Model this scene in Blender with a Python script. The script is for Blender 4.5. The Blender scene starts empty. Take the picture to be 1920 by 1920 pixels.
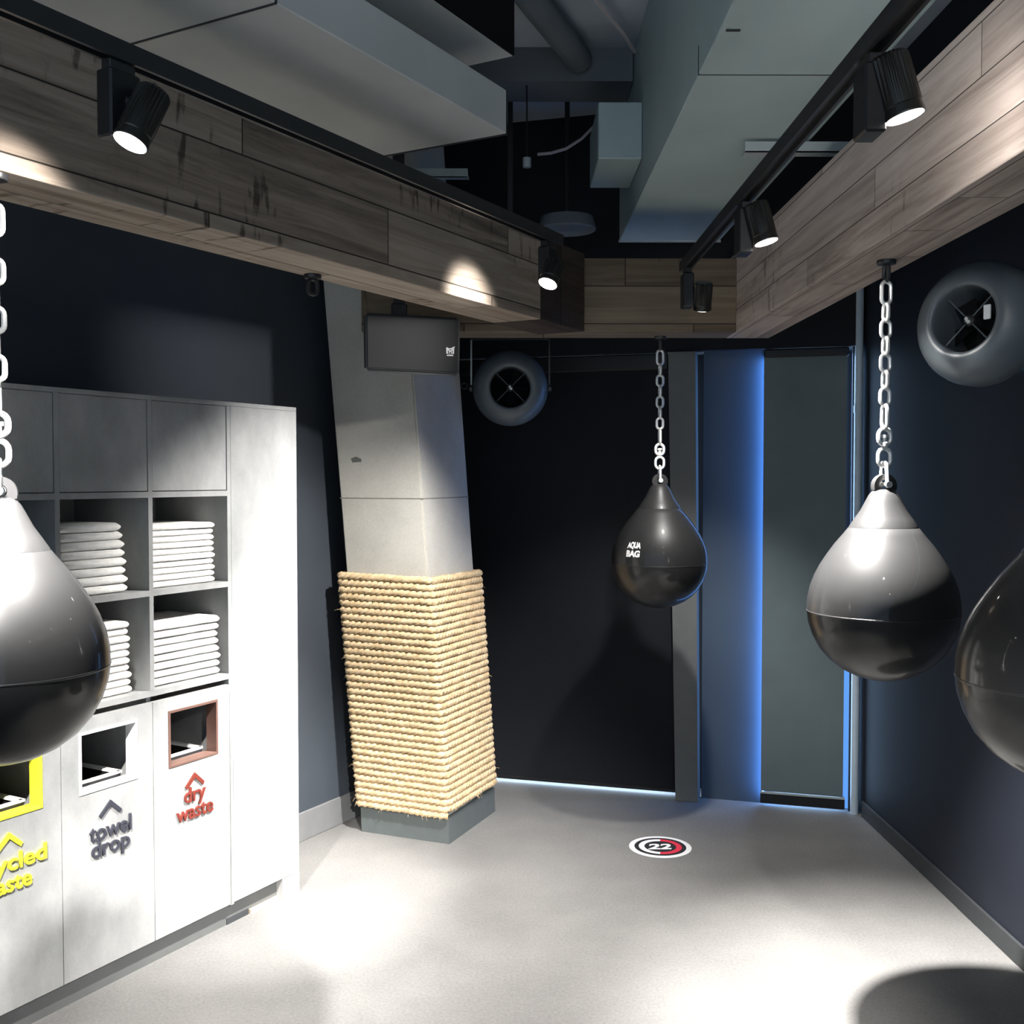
import bpy, bmesh, math, random
from mathutils import Vector, Matrix

random.seed(7)
SC = bpy.context.scene
COL = SC.collection
PI = math.pi

# ------------------------------------------------------------------ helpers
def link(name, data):
    o = bpy.data.objects.new(name, data)
    COL.objects.link(o)
    return o

def tag(o, label=None, cat=None, group=None, kind=None):
    if label: o['label'] = label
    if cat: o['category'] = cat
    if group: o['group'] = group
    if kind: o['kind'] = kind
    return o

def thing(name, label, cat, loc=(0, 0, 0), group=None):
    o = link(name, None)
    o.location = loc
    o.empty_display_size = 0.05
    return tag(o, label, cat, group)

def root_loc(p):
    v = Vector((0, 0, 0))
    while p is not None:
        v += p.location
        p = p.parent
    return v

def obj(name, bm, mat, parent=None, smooth=False, label=None, local=False):
    """bm is in world coordinates; the mesh is stored relative to its parent."""
    me = bpy.data.meshes.new(name)
    if parent is not None and not local:
        bmesh.ops.translate(bm, verts=bm.verts, vec=-root_loc(parent))
    bmesh.ops.recalc_face_normals(bm, faces=bm.faces)
    bm.to_mesh(me); bm.free()
    for m in (mat if isinstance(mat, (list, tuple)) else [mat]):
        me.materials.append(m)
    if smooth:
        me.shade_smooth()
        try: me.set_sharp_from_angle(angle=math.radians(40))
        except Exception: pass
    o = link(name, me)
    o.parent = parent
    if label: o['label'] = label
    return o

def struct(name, bm, mat, parent=None, smooth=False):
    o = obj(name, bm, mat, parent, smooth)
    o['kind'] = 'structure'
    return o

def copy_tree(src, parent=None):
    c = src.copy(); COL.objects.link(c); c.parent = parent
    for ch in list(src.children):
        copy_tree(ch, c)
    return c

class Frame:
    """right-handed local frame: x, y, z axes in the world plus an origin"""
    def __init__(s, o, x, y, z=(0, 0, 1)):
        s.o, s.x, s.y, s.z = Vector(o), Vector(x), Vector(y), Vector(z)
    def p(s, a, b, c=0.0):
        return s.o + s.x * a + s.y * b + s.z * c
    def mat(s):
        m = Matrix.Identity(4)
        for i in range(3):
            m[i][0], m[i][1], m[i][2], m[i][3] = s.x[i], s.y[i], s.z[i], s.o[i]
        return m

WORLD = Frame((0, 0, 0), (1, 0, 0), (0, 1, 0))

def box(bm, fr, x0, x1, y0, y1, z0, z1, bev=0.0, seg=1):
    vs = [bm.verts.new(fr.p(x, y, z)) for x in (x0, x1) for y in (y0, y1) for z in (z0, z1)]
    fs = [(0, 1, 3, 2), (4, 6, 7, 5), (0, 4, 5, 1), (2, 3, 7, 6), (0, 2, 6, 4), (1, 5, 7, 3)]
    faces = [bm.faces.new([vs[i] for i in f]) for f in fs]
    if bev > 0:
        edges = list({e for f in faces for e in f.edges})
        bmesh.ops.bevel(bm, geom=edges, offset=bev, segments=seg, profile=0.5, affect='EDGES')
    return vs

def boxbm(fr, *a, **k):
    bm = bmesh.new(); box(bm, fr, *a, **k); return bm

def prism(bm, pts_bottom, pts_top):
    b = [bm.verts.new(p) for p in pts_bottom]; t = [bm.verts.new(p) for p in pts_top]
    n = len(b)
    bm.faces.new(b[::-1]); bm.faces.new(t)
    for i in range(n):
        bm.faces.new([b[i], b[(i + 1) % n], t[(i + 1) % n], t[i]])

def basis(d):
    d = Vector(d).normalized()
    a = Vector((0, 0, 1)) if abs(d.z) < 0.9 else Vector((1, 0, 0))
    x = d.cross(a).normalized(); y = d.cross(x).normalized()
    return x, y, d

def tube(bm, pts, r, n=8, closed=False, caps=True):
    pts = [Vector(p) for p in pts]
    rings = []
    N = len(pts)
    px = None
    for i, p in enumerate(pts):
        if closed: d = pts[(i + 1) % N] - pts[i - 1]
        else: d = pts[min(i + 1, N - 1)] - pts[max(i - 1, 0)]
        d.normalize()
        if px is None: x, y, _ = basis(d)
        else:
            x = (px - d * px.dot(d)).normalized(); y = d.cross(x)
        px = x
        rr = r[i] if isinstance(r, (list, tuple)) else r
        rings.append([bm.verts.new(p + (x * math.cos(2 * PI * k / n) + y * math.sin(2 * PI * k / n)) * rr) for k in range(n)])
    for i in range(N if closed else N - 1):
        a, b = rings[i], rings[(i + 1) % N]
        for k in range(n):
            bm.faces.new([a[k], a[(k + 1) % n], b[(k + 1) % n], b[k]])
    if caps and not closed:
        bm.faces.new(rings[0][::-1]); bm.faces.new(rings[-1])

def lathe(bm, origin, axis, prof, n=48, close=False):
    """prof: list of (radius, height along axis)"""
    x, y, d = basis(axis); o = Vector(origin)
    rings = []
    for r, h in prof:
        if r < 1e-6: rings.append([bm.verts.new(o + d * h)])
        else: rings.append([bm.verts.new(o + d * h + (x * math.cos(2 * PI * k / n) + y * math.sin(2 * PI * k / n)) * r) for k in range(n)])
    m = len(rings)
    for i in range(m if close else m - 1):
        a, b = rings[i], rings[(i + 1) % m]
        for k in range(n):
            k2 = (k + 1) % n
            if len(a) == 1 and len(b) == 1: continue
            if len(a) == 1: bm.faces.new([a[0], b[k2], b[k]])
            elif len(b) == 1: bm.faces.new([a[k], a[k2], b[0]])
            else: bm.faces.new([a[k], a[k2], b[k2], b[k]])

# ------------------------------------------------------------------ materials
def new_mat(name):
    m = bpy.data.materials.new(name); m.use_nodes = True
    nt = m.node_tree
    return m, nt, nt.nodes['Principled BSDF']

def N(nt, t, **kw):
    n = nt.nodes.new(t)
    for k, v in kw.items():
        if k in n.inputs: n.inputs[k].default_value = v
        else: setattr(n, k, v)
    return n

def plain(name, col, rough=0.6, metal=0.0, spec=0.5, coat=0.0, var=0.12, scale=18.0, bump=0.0):
    m, nt, p = new_mat(name)
    p.inputs['Roughness'].default_value = rough
    p.inputs['Metallic'].default_value = metal
    p.inputs['Specular IOR Level'].default_value = spec
    p.inputs['Coat Weight'].default_value = coat
    tc = N(nt, 'ShaderNodeTexCoord'); no = N(nt, 'ShaderNodeTexNoise', Scale=scale, Detail=5.0)
    nt.links.new(tc.outputs['Object'], no.inputs['Vector'])
    ra = N(nt, 'ShaderNodeValToRGB')
    ra.color_ramp.elements[0].position = 0.3; ra.color_ramp.elements[1].position = 0.7
    ra.color_ramp.elements[0].color = tuple(c * (1 - var) for c in col) + (1,)
    ra.color_ramp.elements[1].color = tuple(min(1, c * (1 + var)) for c in col) + (1,)
    nt.links.new(no.outputs['Fac'], ra.inputs['Fac'])
    nt.links.new(ra.outputs['Color'], p.inputs['Base Color'])
    if bump > 0:
        b = N(nt, 'ShaderNodeBump', Strength=bump, Distance=0.01)
        nt.links.new(no.outputs['Fac'], b.inputs['Height']); nt.links.new(b.outputs['Normal'], p.inputs['Normal'])
    return m

def emit(name, col, strength):
    m = bpy.data.materials.new(name); m.use_nodes = True
    nt = m.node_tree; nt.nodes.clear()
    e = N(nt, 'ShaderNodeEmission'); e.inputs['Color'].default_value = col + (1,); e.inputs['Strength'].default_value = strength
    o = N(nt, 'ShaderNodeOutputMaterial'); nt.links.new(e.outputs[0], o.inputs['Surface'])
    return m

def mottled(name, c0, c1, scale, rough=0.55, stretch=(1, 1, 1), fine=0.0, bump=0.0, spec=0.4):
    m, nt, p = new_mat(name)
    p.inputs['Roughness'].default_value = rough; p.inputs['Specular IOR Level'].default_value = spec
    tc = N(nt, 'ShaderNodeTexCoord'); mp = N(nt, 'ShaderNodeMapping'); mp.inputs['Scale'].default_value = stretch
    nt.links.new(tc.outputs['Object'], mp.inputs['Vector'])
    n1 = N(nt, 'ShaderNodeTexNoise', Scale=scale, Detail=6.0, Roughness=0.6)
    nt.links.new(mp.outputs[0], n1.inputs['Vector'])
    ra = N(nt, 'ShaderNodeValToRGB')
    ra.color_ramp.elements[0].position = 0.33; ra.color_ramp.elements[1].position = 0.68
    ra.color_ramp.elements[0].color = c0 + (1,); ra.color_ramp.elements[1].color = c1 + (1,)
    nt.links.new(n1.outputs['Fac'], ra.inputs['Fac'])
    out = ra.outputs['Color']
    if fine > 0:
        n2 = N(nt, 'ShaderNodeTexNoise', Scale=scale * 45, Detail=2.0)
        nt.links.new(mp.outputs[0], n2.inputs['Vector'])
        r2 = N(nt, 'ShaderNodeMapRange'); r2.inputs['From Min'].default_value = 0.3; r2.inputs['From Max'].default_value = 0.7
        r2.inputs['To Min'].default_value = 1 - fine; r2.inputs['To Max'].default_value = 1 + fine
        nt.links.new(n2.outputs['Fac'], r2.inputs['Value'])
        mx = N(nt, 'ShaderNodeMix', data_type='RGBA', blend_type='MULTIPLY'); mx.inputs[0].default_value = 1.0
        nt.links.new(out, mx.inputs[6]); nt.links.new(r2.outputs['Result'], mx.inputs[7])
        out = mx.outputs[2]
        if bump > 0:
            b = N(nt, 'ShaderNodeBump', Strength=bump, Distance=0.004)
            nt.links.new(n2.outputs['Fac'], b.inputs['Height']); nt.links.new(b.outputs['Normal'], p.inputs['Normal'])
    nt.links.new(out, p.inputs['Base Color'])
    return m

def wood(name, row=0.1667, length=1.35, tones=((0.07, 0.053, 0.041), (0.28, 0.225, 0.18), (0.45, 0.385, 0.325)), shift=0.0):
    """boards running along the object's local x; rows counted over local y + z"""
    m, nt, p = new_mat(name)
    p.inputs['Roughness'].default_value = 0.68; p.inputs['Specular IOR Level'].default_value = 0.25
    tc = N(nt, 'ShaderNodeTexCoord'); sp = N(nt, 'ShaderNodeSeparateXYZ')
    nt.links.new(tc.outputs['Object'], sp.inputs[0])
    def M(op, a, b=None):
        n = N(nt, 'ShaderNodeMath', operation=op)
        for i, v in enumerate((a, b)):
            if v is None: continue
            if isinstance(v, (int, float)): n.inputs[i].default_value = v
            else: nt.links.new(v, n.inputs[i])
        return n.outputs[0]
    v = M('ADD', M('ADD', sp.outputs['Y'], sp.outputs['Z']), shift)
    rowf = M('DIVIDE', v, row); rid = M('FLOOR', rowf)
    xo = M('ADD', sp.outputs['X'], M('MULTIPLY', rid, 0.617))
    xf = M('DIVIDE', xo, length); xid = M('FLOOR', xf)
    cid = N(nt, 'ShaderNodeCombineXYZ'); nt.links.new(rid, cid.inputs[0]); nt.links.new(xid, cid.inputs[1])
    wn = N(nt, 'ShaderNodeTexWhiteNoise', noise_dimensions='2D'); nt.links.new(cid.outputs[0], wn.inputs['Vector'])
    cg = N(nt, 'ShaderNodeCombineXYZ')
    nt.links.new(M('MULTIPLY', sp.outputs['X'], 1.6), cg.inputs[0])
    nt.links.new(M('MULTIPLY', v, 26.0), cg.inputs[1]); nt.links.new(M('MULTIPLY', wn.outputs['Value'], 37.0), cg.inputs[2])
    g = N(nt, 'ShaderNodeTexNoise', Scale=1.0, Detail=7.0, Roughness=0.62, Distortion=0.9); nt.links.new(cg.outputs[0], g.inputs['Vector'])
    # saw marks across the grain, in patches
    cs = N(nt, 'ShaderNodeCombineXYZ')
    nt.links.new(M('MULTIPLY', sp.outputs['X'], 34.0), cs.inputs[0]); nt.links.new(M('MULTIPLY', v, 7.0), cs.inputs[1]); nt.links.new(rid, cs.inputs[2])
    s = N(nt, 'ShaderNodeTexNoise', Scale=1.0, Detail=3.0); nt.links.new(cs.outputs[0], s.inputs['Vector'])
    cp = N(nt, 'ShaderNodeTexNoise', Scale=2.2, Detail=1.0); nt.links.new(tc.outputs['Object'], cp.inputs['Vector'])
    def step(x, lo, hi):
        r = N(nt, 'ShaderNodeMapRange', interpolation_type='SMOOTHSTEP'); r.inputs['From Min'].default_value = lo; r.inputs['From Max'].default_value = hi
        nt.links.new(x, r.inputs['Value']); return r.outputs['Result']
    saw = M('MULTIPLY', step(s.outputs['Fac'], 0.55, 0.68), step(cp.outputs['Fac'], 0.5, 0.62))
    tone = M('SUBTRACT', M('ADD', M('MULTIPLY', wn.outputs['Value'], 0.5), M('SUBTRACT', M('MULTIPLY', g.outputs['Fac'], 1.5), 0.5)), M('MULTIPLY', saw, 0.45))
    ra = N(nt, 'ShaderNodeValToRGB'); cr = ra.color_ramp
    cr.elements[0].position = 0.0; cr.elements[0].color = tones[0] + (1,)
    cr.elements[1].position = 1.0; cr.elements[1].color = tones[2] + (1,)
    e = cr.elements.new(0.5); e.color = tones[1] + (1,)
    nt.links.new(tone, ra.inputs['Fac'])
    fr = M('FRACT', rowf); fx = M('FRACT', xf)
    d1 = M('MINIMUM', fr, M('SUBTRACT', 1.0, fr)); d2 = M('MULTIPLY', M('MINIMUM', fx, M('SUBTRACT', 1.0, fx)), length / row)
    gap = step(M('MINIMUM', d1, d2), 0.004, 0.02)
    mx = N(nt, 'ShaderNodeMix', data_type='RGBA'); mx.inputs[6].default_value = (0.012, 0.009, 0.007, 1)
    nt.links.new(gap, mx.inputs[0]); nt.links.new(ra.outputs['Color'], mx.inputs[7])
    nt.links.new(mx.outputs[2], p.inputs['Base Color'])
    b = N(nt, 'ShaderNodeBump', Strength=0.25, Distance=0.004)
    nt.links.new(M('MULTIPLY', gap, g.outputs['Fac']), b.inputs['Height']); nt.links.new(b.outputs['Normal'], p.inputs['Normal'])
    return m

M_floor = mottled('speckled grey floor', (0.145, 0.143, 0.14), (0.185, 0.182, 0.177), 2.2, rough=0.75, fine=0.11, bump=0.08, spec=0.25)
M_black = plain('matt black paint', (0.012, 0.0135, 0.018), 0.75, spec=0.25, var=0.1, scale=3)
M_blackR = plain('dark navy wall paint', (0.011, 0.0145, 0.024), 0.6, spec=0.35, var=0.1, scale=3)
M_base = plain('dark skirting', (0.035, 0.038, 0.042), 0.6, var=0.08)
M_lwall = plain('charcoal wall paint', (0.044, 0.053, 0.066), 0.7, spec=0.25, var=0.08, scale=3)
M_ceil = plain('dark ceiling', (0.42, 0.47, 0.53), 0.9, spec=0.2, var=0.2, scale=2)
M_ceil2 = plain('dark soffit beam', (0.15, 0.17, 0.19), 0.9, spec=0.2, var=0.15, scale=2)
M_duct2 = plain('bluish galvanised duct', (0.38, 0.47, 0.48), 0.65, spec=0.3, var=0.06, scale=3)
M_duct = plain('galvanised duct', (0.66, 0.67, 0.655), 0.65, spec=0.3, var=0.06, scale=3)
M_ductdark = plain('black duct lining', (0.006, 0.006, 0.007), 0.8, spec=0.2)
M_conc = mottled('cast concrete', (0.40, 0.385, 0.345), (0.52, 0.505, 0.46), 2.4, rough=0.8, fine=0.05)
M_lam = mottled('concrete laminate', (0.22, 0.226, 0.226), (0.355, 0.358, 0.355), 5.5, rough=0.5, stretch=(1, 1, 0.6), fine=0.04)
M_laminner = mottled('concrete laminate inner', (0.22, 0.225, 0.23), (0.30, 0.305, 0.31), 5.5, rough=0.55, fine=0.03)
M_kick = plain('grey plinth', (0.10, 0.105, 0.105), 0.6, var=0.06)
M_dark = plain('black plastic', (0.0085, 0.009, 0.0105), 0.45, var=0.1)
M_darkm = plain('black metal', (0.02, 0.02, 0.022), 0.38, spec=0.5, var=0.1)
M_fin = plain('black anodised fins', (0.035, 0.033, 0.03), 0.3, metal=0.6, var=0.05)
M_vinyl = plain('black vinyl', (0.017, 0.017, 0.0175), 0.42, spec=0.22, coat=0.42, var=0.05)
M_vinyl.node_tree.nodes['Principled BSDF'].inputs['Coat Roughness'].default_value = 0.05
M_steel = plain('zinc steel', (0.74, 0.74, 0.73), 0.36, metal=0.5, var=0.05)
M_rope = mottled('sisal rope', (0.50, 0.36, 0.20), (0.68, 0.53, 0.34), 30, rough=0.85, fine=0.12, spec=0.15)
M_towel = plain('white terry', (0.80, 0.79, 0.76), 0.95, spec=0.1, var=0.04, scale=60, bump=0.3)
M_white = plain('white print', (0.80, 0.80, 0.80), 0.55, var=0.02)
M_red = plain('red print', (0.62, 0.03, 0.06), 0.55, var=0.04)
M_printblack = plain('black print', (0.018, 0.018, 0.02), 0.55, var=0.04)
M_yel = plain('yellow letters', (0.85, 0.80, 0.03), 0.5, var=0.03)
M_char = plain('charcoal letters', (0.03, 0.032, 0.045), 0.5, var=0.03)
M_brown = plain('red brown letters', (0.125, 0.019, 0.012), 0.5, var=0.05)
M_brownf = plain('brown frame', (0.12, 0.066, 0.052), 0.5, var=0.05)
M_fan = plain('grey moulded plastic', (0.09, 0.108, 0.122), 0.4, spec=0.5, var=0.04)
M_grille = plain('speaker mesh', (0.0065, 0.007, 0.0085), 0.7, var=0.2, scale=300)
M_blind = plain('black blind fabric', (0.012, 0.0135, 0.018), 0.8, spec=0.2, var=0.06, scale=6)
M_blindg = plain('charcoal blind fabric', (0.13, 0.168, 0.18), 0.8, spec=0.2, var=0.06, scale=6)
M_panel = plain('charcoal wall panel', (0.06, 0.085, 0.115), 0.7, spec=0.25, var=0.05, scale=3)
M_post = plain('grey post', (0.13, 0.14, 0.142), 0.6, spec=0.3, var=0.05)
M_pipe = plain('pale pipe', (0.50, 0.60, 0.70), 0.35, var=0.05)
M_plinth = plain('green grey column plinth', (0.085, 0.098, 0.098), 0.6, var=0.06)
M_strut = plain('pale zinc channel', (0.42, 0.47, 0.47), 0.5, metal=0.2, var=0.05)
M_cable = plain('pale cable', (0.5, 0.46, 0.48), 0.5, var=0.03)
M_cork = mottled('bare chipboard', (0.42, 0.33, 0.22), (0.60, 0.50, 0.36), 60, rough=0.9)
M_day = emit('daylight pane', (0.42, 0.66, 1.0), 9.0)
M_day2 = emit('bright daylight pane', (0.55, 0.75, 1.0), 14.0)
M_daysoft = emit('daylight leak glow', (0.14, 0.38, 1.0), 20.0)
M_dayedge = emit('blue daylight edge', (0.135, 0.39, 1.0), 0.95)
M_lens = emit('lit lamp lens', (1.0, 0.96, 0.93), 30.0)
M_led = emit('cyan led', (0.35, 0.9, 1.0), 3.0)
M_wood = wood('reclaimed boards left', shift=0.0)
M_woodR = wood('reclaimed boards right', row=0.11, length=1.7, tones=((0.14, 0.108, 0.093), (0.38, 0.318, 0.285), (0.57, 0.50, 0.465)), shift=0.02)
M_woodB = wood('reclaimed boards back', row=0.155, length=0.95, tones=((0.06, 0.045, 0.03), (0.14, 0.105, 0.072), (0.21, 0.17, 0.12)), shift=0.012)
M_woodD = wood('dark end board', row=0.4, length=2.0, tones=((0.022, 0.016, 0.012), (0.045, 0.033, 0.026), (0.075, 0.056, 0.045)), shift=0.05)

# ------------------------------------------------------------------ frames
A = math.radians(29.5)
LF = Frame((-0.86, 3.97, 0), (math.sin(A), math.cos(A), 0), (math.cos(A), -math.sin(A), 0))   # x along left wall, y into the room
B = math.radians(-16.6)
BF = Frame((-0.051, 5.572, 0), (math.cos(B), math.sin(B), 0), (math.sin(B), -math.cos(B), 0))  # x along back wall, y into the room
CEIL = 3.4

# ------------------------------------------------------------------ setting
bm = boxbm(WORLD, -4.5, 2.0, -3.0, 6.6, -0.1, 0.0)
struct('floor', bm, M_floor)
bm = boxbm(WORLD, -4.5, 2.0, -3.0, 6.6, CEIL, CEIL + 0.1)
struct('ceiling', bm, M_ceil)
bm = boxbm(LF, -5.0, 2.05, -0.50, -0.38, 0.0, CEIL)
struct('wall_left', bm, M_lwall)
bm = boxbm(LF, 0.125, 2.0, -0.38, -0.368, 0.0, 0.128, bev=0.003)
struct('baseboard_left', bm, plain('grey skirting', (0.15, 0.155, 0.16), 0.6, var=0.05))
bm = boxbm(WORLD, 1.683, 1.80, -3.0, 5.3, 0.0, CEIL)
struct('wall_right', bm, M_blackR)
bm = boxbm(WORLD, 1.671, 1.683, -3.0, 4.99, 0.0, 0.075, bev=0.002)
struct('baseboard_right', bm, M_base)
# back wall: black infill behind the blinds, panel between post and blind
bm = boxbm(BF, -1.0, 2.05, -0.30, -0.18, 0.0, CEIL)
struct('wall_back', bm, M_black)
bm = boxbm(BF, 1.06, 1.352, -0.18, -0.02, 0.0, 2.22)
struct('trim_1', bm, M_panel)
bm = boxbm(BF, -0.6, 1.80, -0.18, 0.04, 2.215, CEIL)
struct('trim_2', bm, M_black)
# windows behind the blinds (lit by daylight)
bm = boxbm(BF, -0.4, 0.93, -0.17, -0.16, 0.0, 2.2)
struct('window_1', bm, M_day2)
bm = bmesh.new()
box(bm, BF, 1.40, 1.72, -0.17, -0.16, 0.0, 2.2)
struct('window_2', bm, M_day)
bm = bmesh.new()     # glowing strip added at the blind's edge to throw blue light across the panel
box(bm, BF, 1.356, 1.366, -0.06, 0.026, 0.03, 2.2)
struct('leak_glow_strip', bm, M_daysoft)
bm = bmesh.new()
box(bm, BF, 1.728, 1.758, -0.05, -0.045, 0.0, 1.10)
struct('gap_glow_strip', bm, M_dayedge)  # thin glowing strip added in the gap, stands for leaking daylight

# leaning post between the blinds
bm = bmesh.new()
def bp(w, t, z): return BF.p(w, t, z)
prism(bm, [bp(0.942, -0.04, 0), bp(1.052, -0.04, 0), bp(1.052, 0.06, 0), bp(0.942, 0.06, 0)],
          [bp(0.895, -0.04, 2.21), bp(1.028, -0.04, 2.21), bp(1.028, 0.06, 2.21), bp(0.895, 0.06, 2.21)])
struct('trim_3', bm, M_post)

# black blind with daylight under it
t = thing('roller_blind', 'black roller blind with a bright line of daylight beneath it, beside the rope-wrapped column', 'blind', BF.p(0.3, 0, 0))
obj('fabric', boxbm(BF, -0.42, 0.935, -0.03, -0.02, 0.030, 2.19), M_blind, t)
obj('bottom_rail', boxbm(BF, -0.42, 0.935, -0.036, -0.014, 0.016, 0.034, bev=0.003), M_dark, t)
obj('cassette', boxbm(BF, -0.42, 0.89, -0.06, 0.02, 2.13, 2.21, bev=0.006), M_dark, t)
# charcoal blind with black bottom rail
t = thing('roller_blind', 'charcoal roller blind with a black bottom rail hanging in the far right corner', 'blind', BF.p(1.55, 0.07, 0))
obj('fabric', boxbm(BF, 1.352, 1.733, 0.025, 0.033, 0.075, 2.2), M_blindg, t)
b = obj('bottom_rail', boxbm(BF, 1.350, 1.742, 0.008, 0.048, 0.018, 0.072, bev=0.004), M_dark, t)
obj('rail_trim', boxbm(BF, 1.350, 1.742, 0.046, 0.052, 0.068, 0.076), M_strut, b)
obj('cassette', boxbm(BF, 1.352, 1.742, -0.02, 0.05, 2.17, 2.21, bev=0.006), M_dark, t)
# side channel and pipe in the corner
tag(obj('side_channel', boxbm(BF, 1.7585, 1.7715, -0.06, 0.0, 0.0, 2.3), M_dark), 'black vertical side channel between charcoal blind and pale pipe', 'channel')
t = thing('corner_pipe', 'pale blue vertical pipe with a coupling in the far right corner', 'pipe', BF.p(1.785, 0.03, 0))
pc = BF.p(1.786, 0.03, 0)
bm = bmesh.new(); lathe(bm, pc, (0, 0, 1), [(0.0, 0.0), (0.019, 0.0), (0.019, 2.6), (0.0, 2.6)], 20); obj('pipe', bm, M_pipe, t, True)
bm = bmesh.new(); lathe(bm, pc, (0, 0, 1), [(0.019, 1.90), (0.0215, 1.90), (0.0215, 1.935), (0.019, 1.935)], 20, True); obj('coupling', bm, M_pipe, t, True)

# ------------------------------------------------------------------ beams
def beam(name, fr, x0, x1, y0, y1, z0, z1, mat):
    bm = bmesh.new()
    box(bm, WORLD, x0, x1, y0, y1, z0, z1, bev=0.002)
    o = obj(name, bm, mat)
    o.matrix_world = fr.mat()
    return o
ZB = 2.2
o = beam('ceiling_beam', Frame(LF.p(0, 0, ZB), LF.x, LF.y), -4.2, 0.60, 0.590, 0.797, 0.0, 0.315, M_wood)
tag(o, 'timber clad beam running above the towel cabinet, holding the left track lights', 'beam')
e = boxbm(WORLD, 0.60, 0.985, 0.588, 0.799, -0.001, 0.316, bev=0.002)
e = obj('end_board', e, M_woodD, o, label='darker board at the beam end', local=True)
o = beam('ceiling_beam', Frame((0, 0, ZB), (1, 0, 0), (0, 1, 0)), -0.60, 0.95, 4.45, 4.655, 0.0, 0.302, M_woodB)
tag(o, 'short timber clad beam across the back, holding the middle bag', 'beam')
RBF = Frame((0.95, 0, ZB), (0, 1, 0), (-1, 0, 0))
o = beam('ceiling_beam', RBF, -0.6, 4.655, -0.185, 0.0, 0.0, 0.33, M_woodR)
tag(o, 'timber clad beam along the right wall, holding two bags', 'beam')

# ------------------------------------------------------------------ column, plinth and rope
CA = math.radians(23.0)
CX = Vector((math.sin(CA), math.cos(CA), 0)); CY = Vector((-math.cos(CA), math.sin(CA), 0))
C0 = Vector((-0.250, 4.617, 0)); LEAN = Vector((-0.066, -0.060, 0))
CW, CD = 0.440, 0.500
def cpt(a, b, z): return C0 + CX * a + CY * b + LEAN * z + Vector((0, 0, z))
def quad(a0, a1, b0, b1, z): return [cpt(a0, b0, z), cpt(a1, b0, z), cpt(a1, b1, z), cpt(a0, b1, z)]
bm = bmesh.new()
zs = [0.0, 0.6, 1.163, 1.60, 1.605, 2.3, CEIL]
prism(bm, quad(0.017, CD - 0.017, 0.017, CW - 0.017, 0.0), quad(0.017, CD - 0.017, 0.017, CW - 0.017, CEIL))
bmesh.ops.bevel(bm, geom=[e for e in bm.edges if abs((e.verts[0].co - e.verts[1].co).z) > 1], offset=0.008, segments=2, affect='EDGES')
col = struct('column', bm, M_conc)
bm = bmesh.new()   # formwork joint lines and a patch
for z in (1.505,):
    prism(bm, quad(0.0165, CD - 0.0165, 0.0165, CW - 0.0165, z), quad(0.0165, CD - 0.0165, 0.0165, CW - 0.0165, z + 0.004))
obj('formwork_joint', bm, plain('joint grey', (0.16, 0.15, 0.13), 0.9), col)
bm = bmesh.new()
pp = [(0.300, 1.665), (0.345, 1.662), (0.352, 1.68), (0.325, 1.688), (0.30, 1.678)]
prism(bm, [cpt(0.0163, b, z) for b, z in pp], [cpt(0.019, b, z) for b, z in pp])
obj('patch', bm, plain('grey filler patch', (0.14, 0.14, 0.13), 0.9), col)
bm = bmesh.new()
k = 0.0
prism(bm, [C0 + CX * a + CY * b for a, b in ((-k, -k), (CD, -k), (CD, CW), (-k, CW))],
          [C0 + CX * a + CY * b + LEAN * 0.06 + Vector((0, 0, 0.115)) for a, b in ((-k, -k), (CD, -k), (CD, CW), (-k, CW))])
tag(obj('column_plinth', bm, M_plinth), 'green grey square plinth under the rope at the foot of the concrete column', 'plinth')

bm = bmesh.new()
RR = 0.0170; PITCH = 0.0303; Z0 = 0.128; TURNS = 34.4
per = 2 * (CW + CD)
off = 0.006
cr = 0.02
def rope_pt(u):
    """u in turns; rounded rectangle path that climbs one pitch per turn"""
    f = u % 1.0
    L = f * per
    z = Z0 + u * PITCH
    # offset path outside the shaft
    w, d = CW + 2 * off, CD + 2 * off
    segs = [w, d, w, d]
    tot = sum(segs); L = f * tot
    c = [(-off, -off + 0), (-off, CW + off), (CD + off, CW + off), (CD + off, -off)]
    i = 0
    while L > segs[i]: L -= segs[i]; i += 1
    p0, p1 = c[i], c[(i + 1) % 4]
    q = L / segs[i]
    a = p0[0] + (p1[0] - p0[0]) * q; b = p0[1] + (p1[1] - p0[1]) * q
    # round the corners
    ea, eb = min(a + off, CD + off - a), min(b + off, CW + off - b)
    ca = -off + cr if a < CD / 2 else CD + off - cr
    cb = -off + cr if b < CW / 2 else CW + off - cr
    if ea < cr and eb < cr:
        v = Vector((a - ca, b - cb)); 
        if v.length > 1e-6: v = v.normalized() * cr; a, b = ca + v.x, cb + v.y
    return cpt(a, b, z)
# twist: three strands
STEP = 0.010
n_s = int(TURNS * (2 * (CW + CD) + 8 * off) / STEP)
prev = None; NV = 15
allr = []
for i in range(n_s + 1):
    u = TURNS * i / n_s
    p = rope_pt(u); p2 = rope_pt(min(u + 0.002, TURNS)); p1 = rope_pt(max(u - 0.002, 0))
    d = (p2 - p1).normalized()
    zax = Vector((0, 0, 1)); zax = (zax - d * d.z).normalized(); x = d.cross(zax)
    jit = 0.0012 * math.sin(i * 0.37) + random.uniform(-0.0006, 0.0006)
    ph = 2 * PI * (i * STEP) / 0.088
    ring = []
    for k in range(NV):
        th = 2 * PI * k / NV
        rr = RR * (0.62 + 0.42 * abs(math.cos(1.5 * (th - ph)))) 
        ring.append(bm.verts.new(p + (x * math.cos(th) + zax * math.sin(th)) * rr + zax * jit))
    if prev:
        for k in range(NV):
            bm.faces.new([prev[k], prev[(k + 1) % NV], ring[(k + 1) % NV], ring[k]])
    else: bm.faces.new(ring[::-1])
    prev = ring
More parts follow.
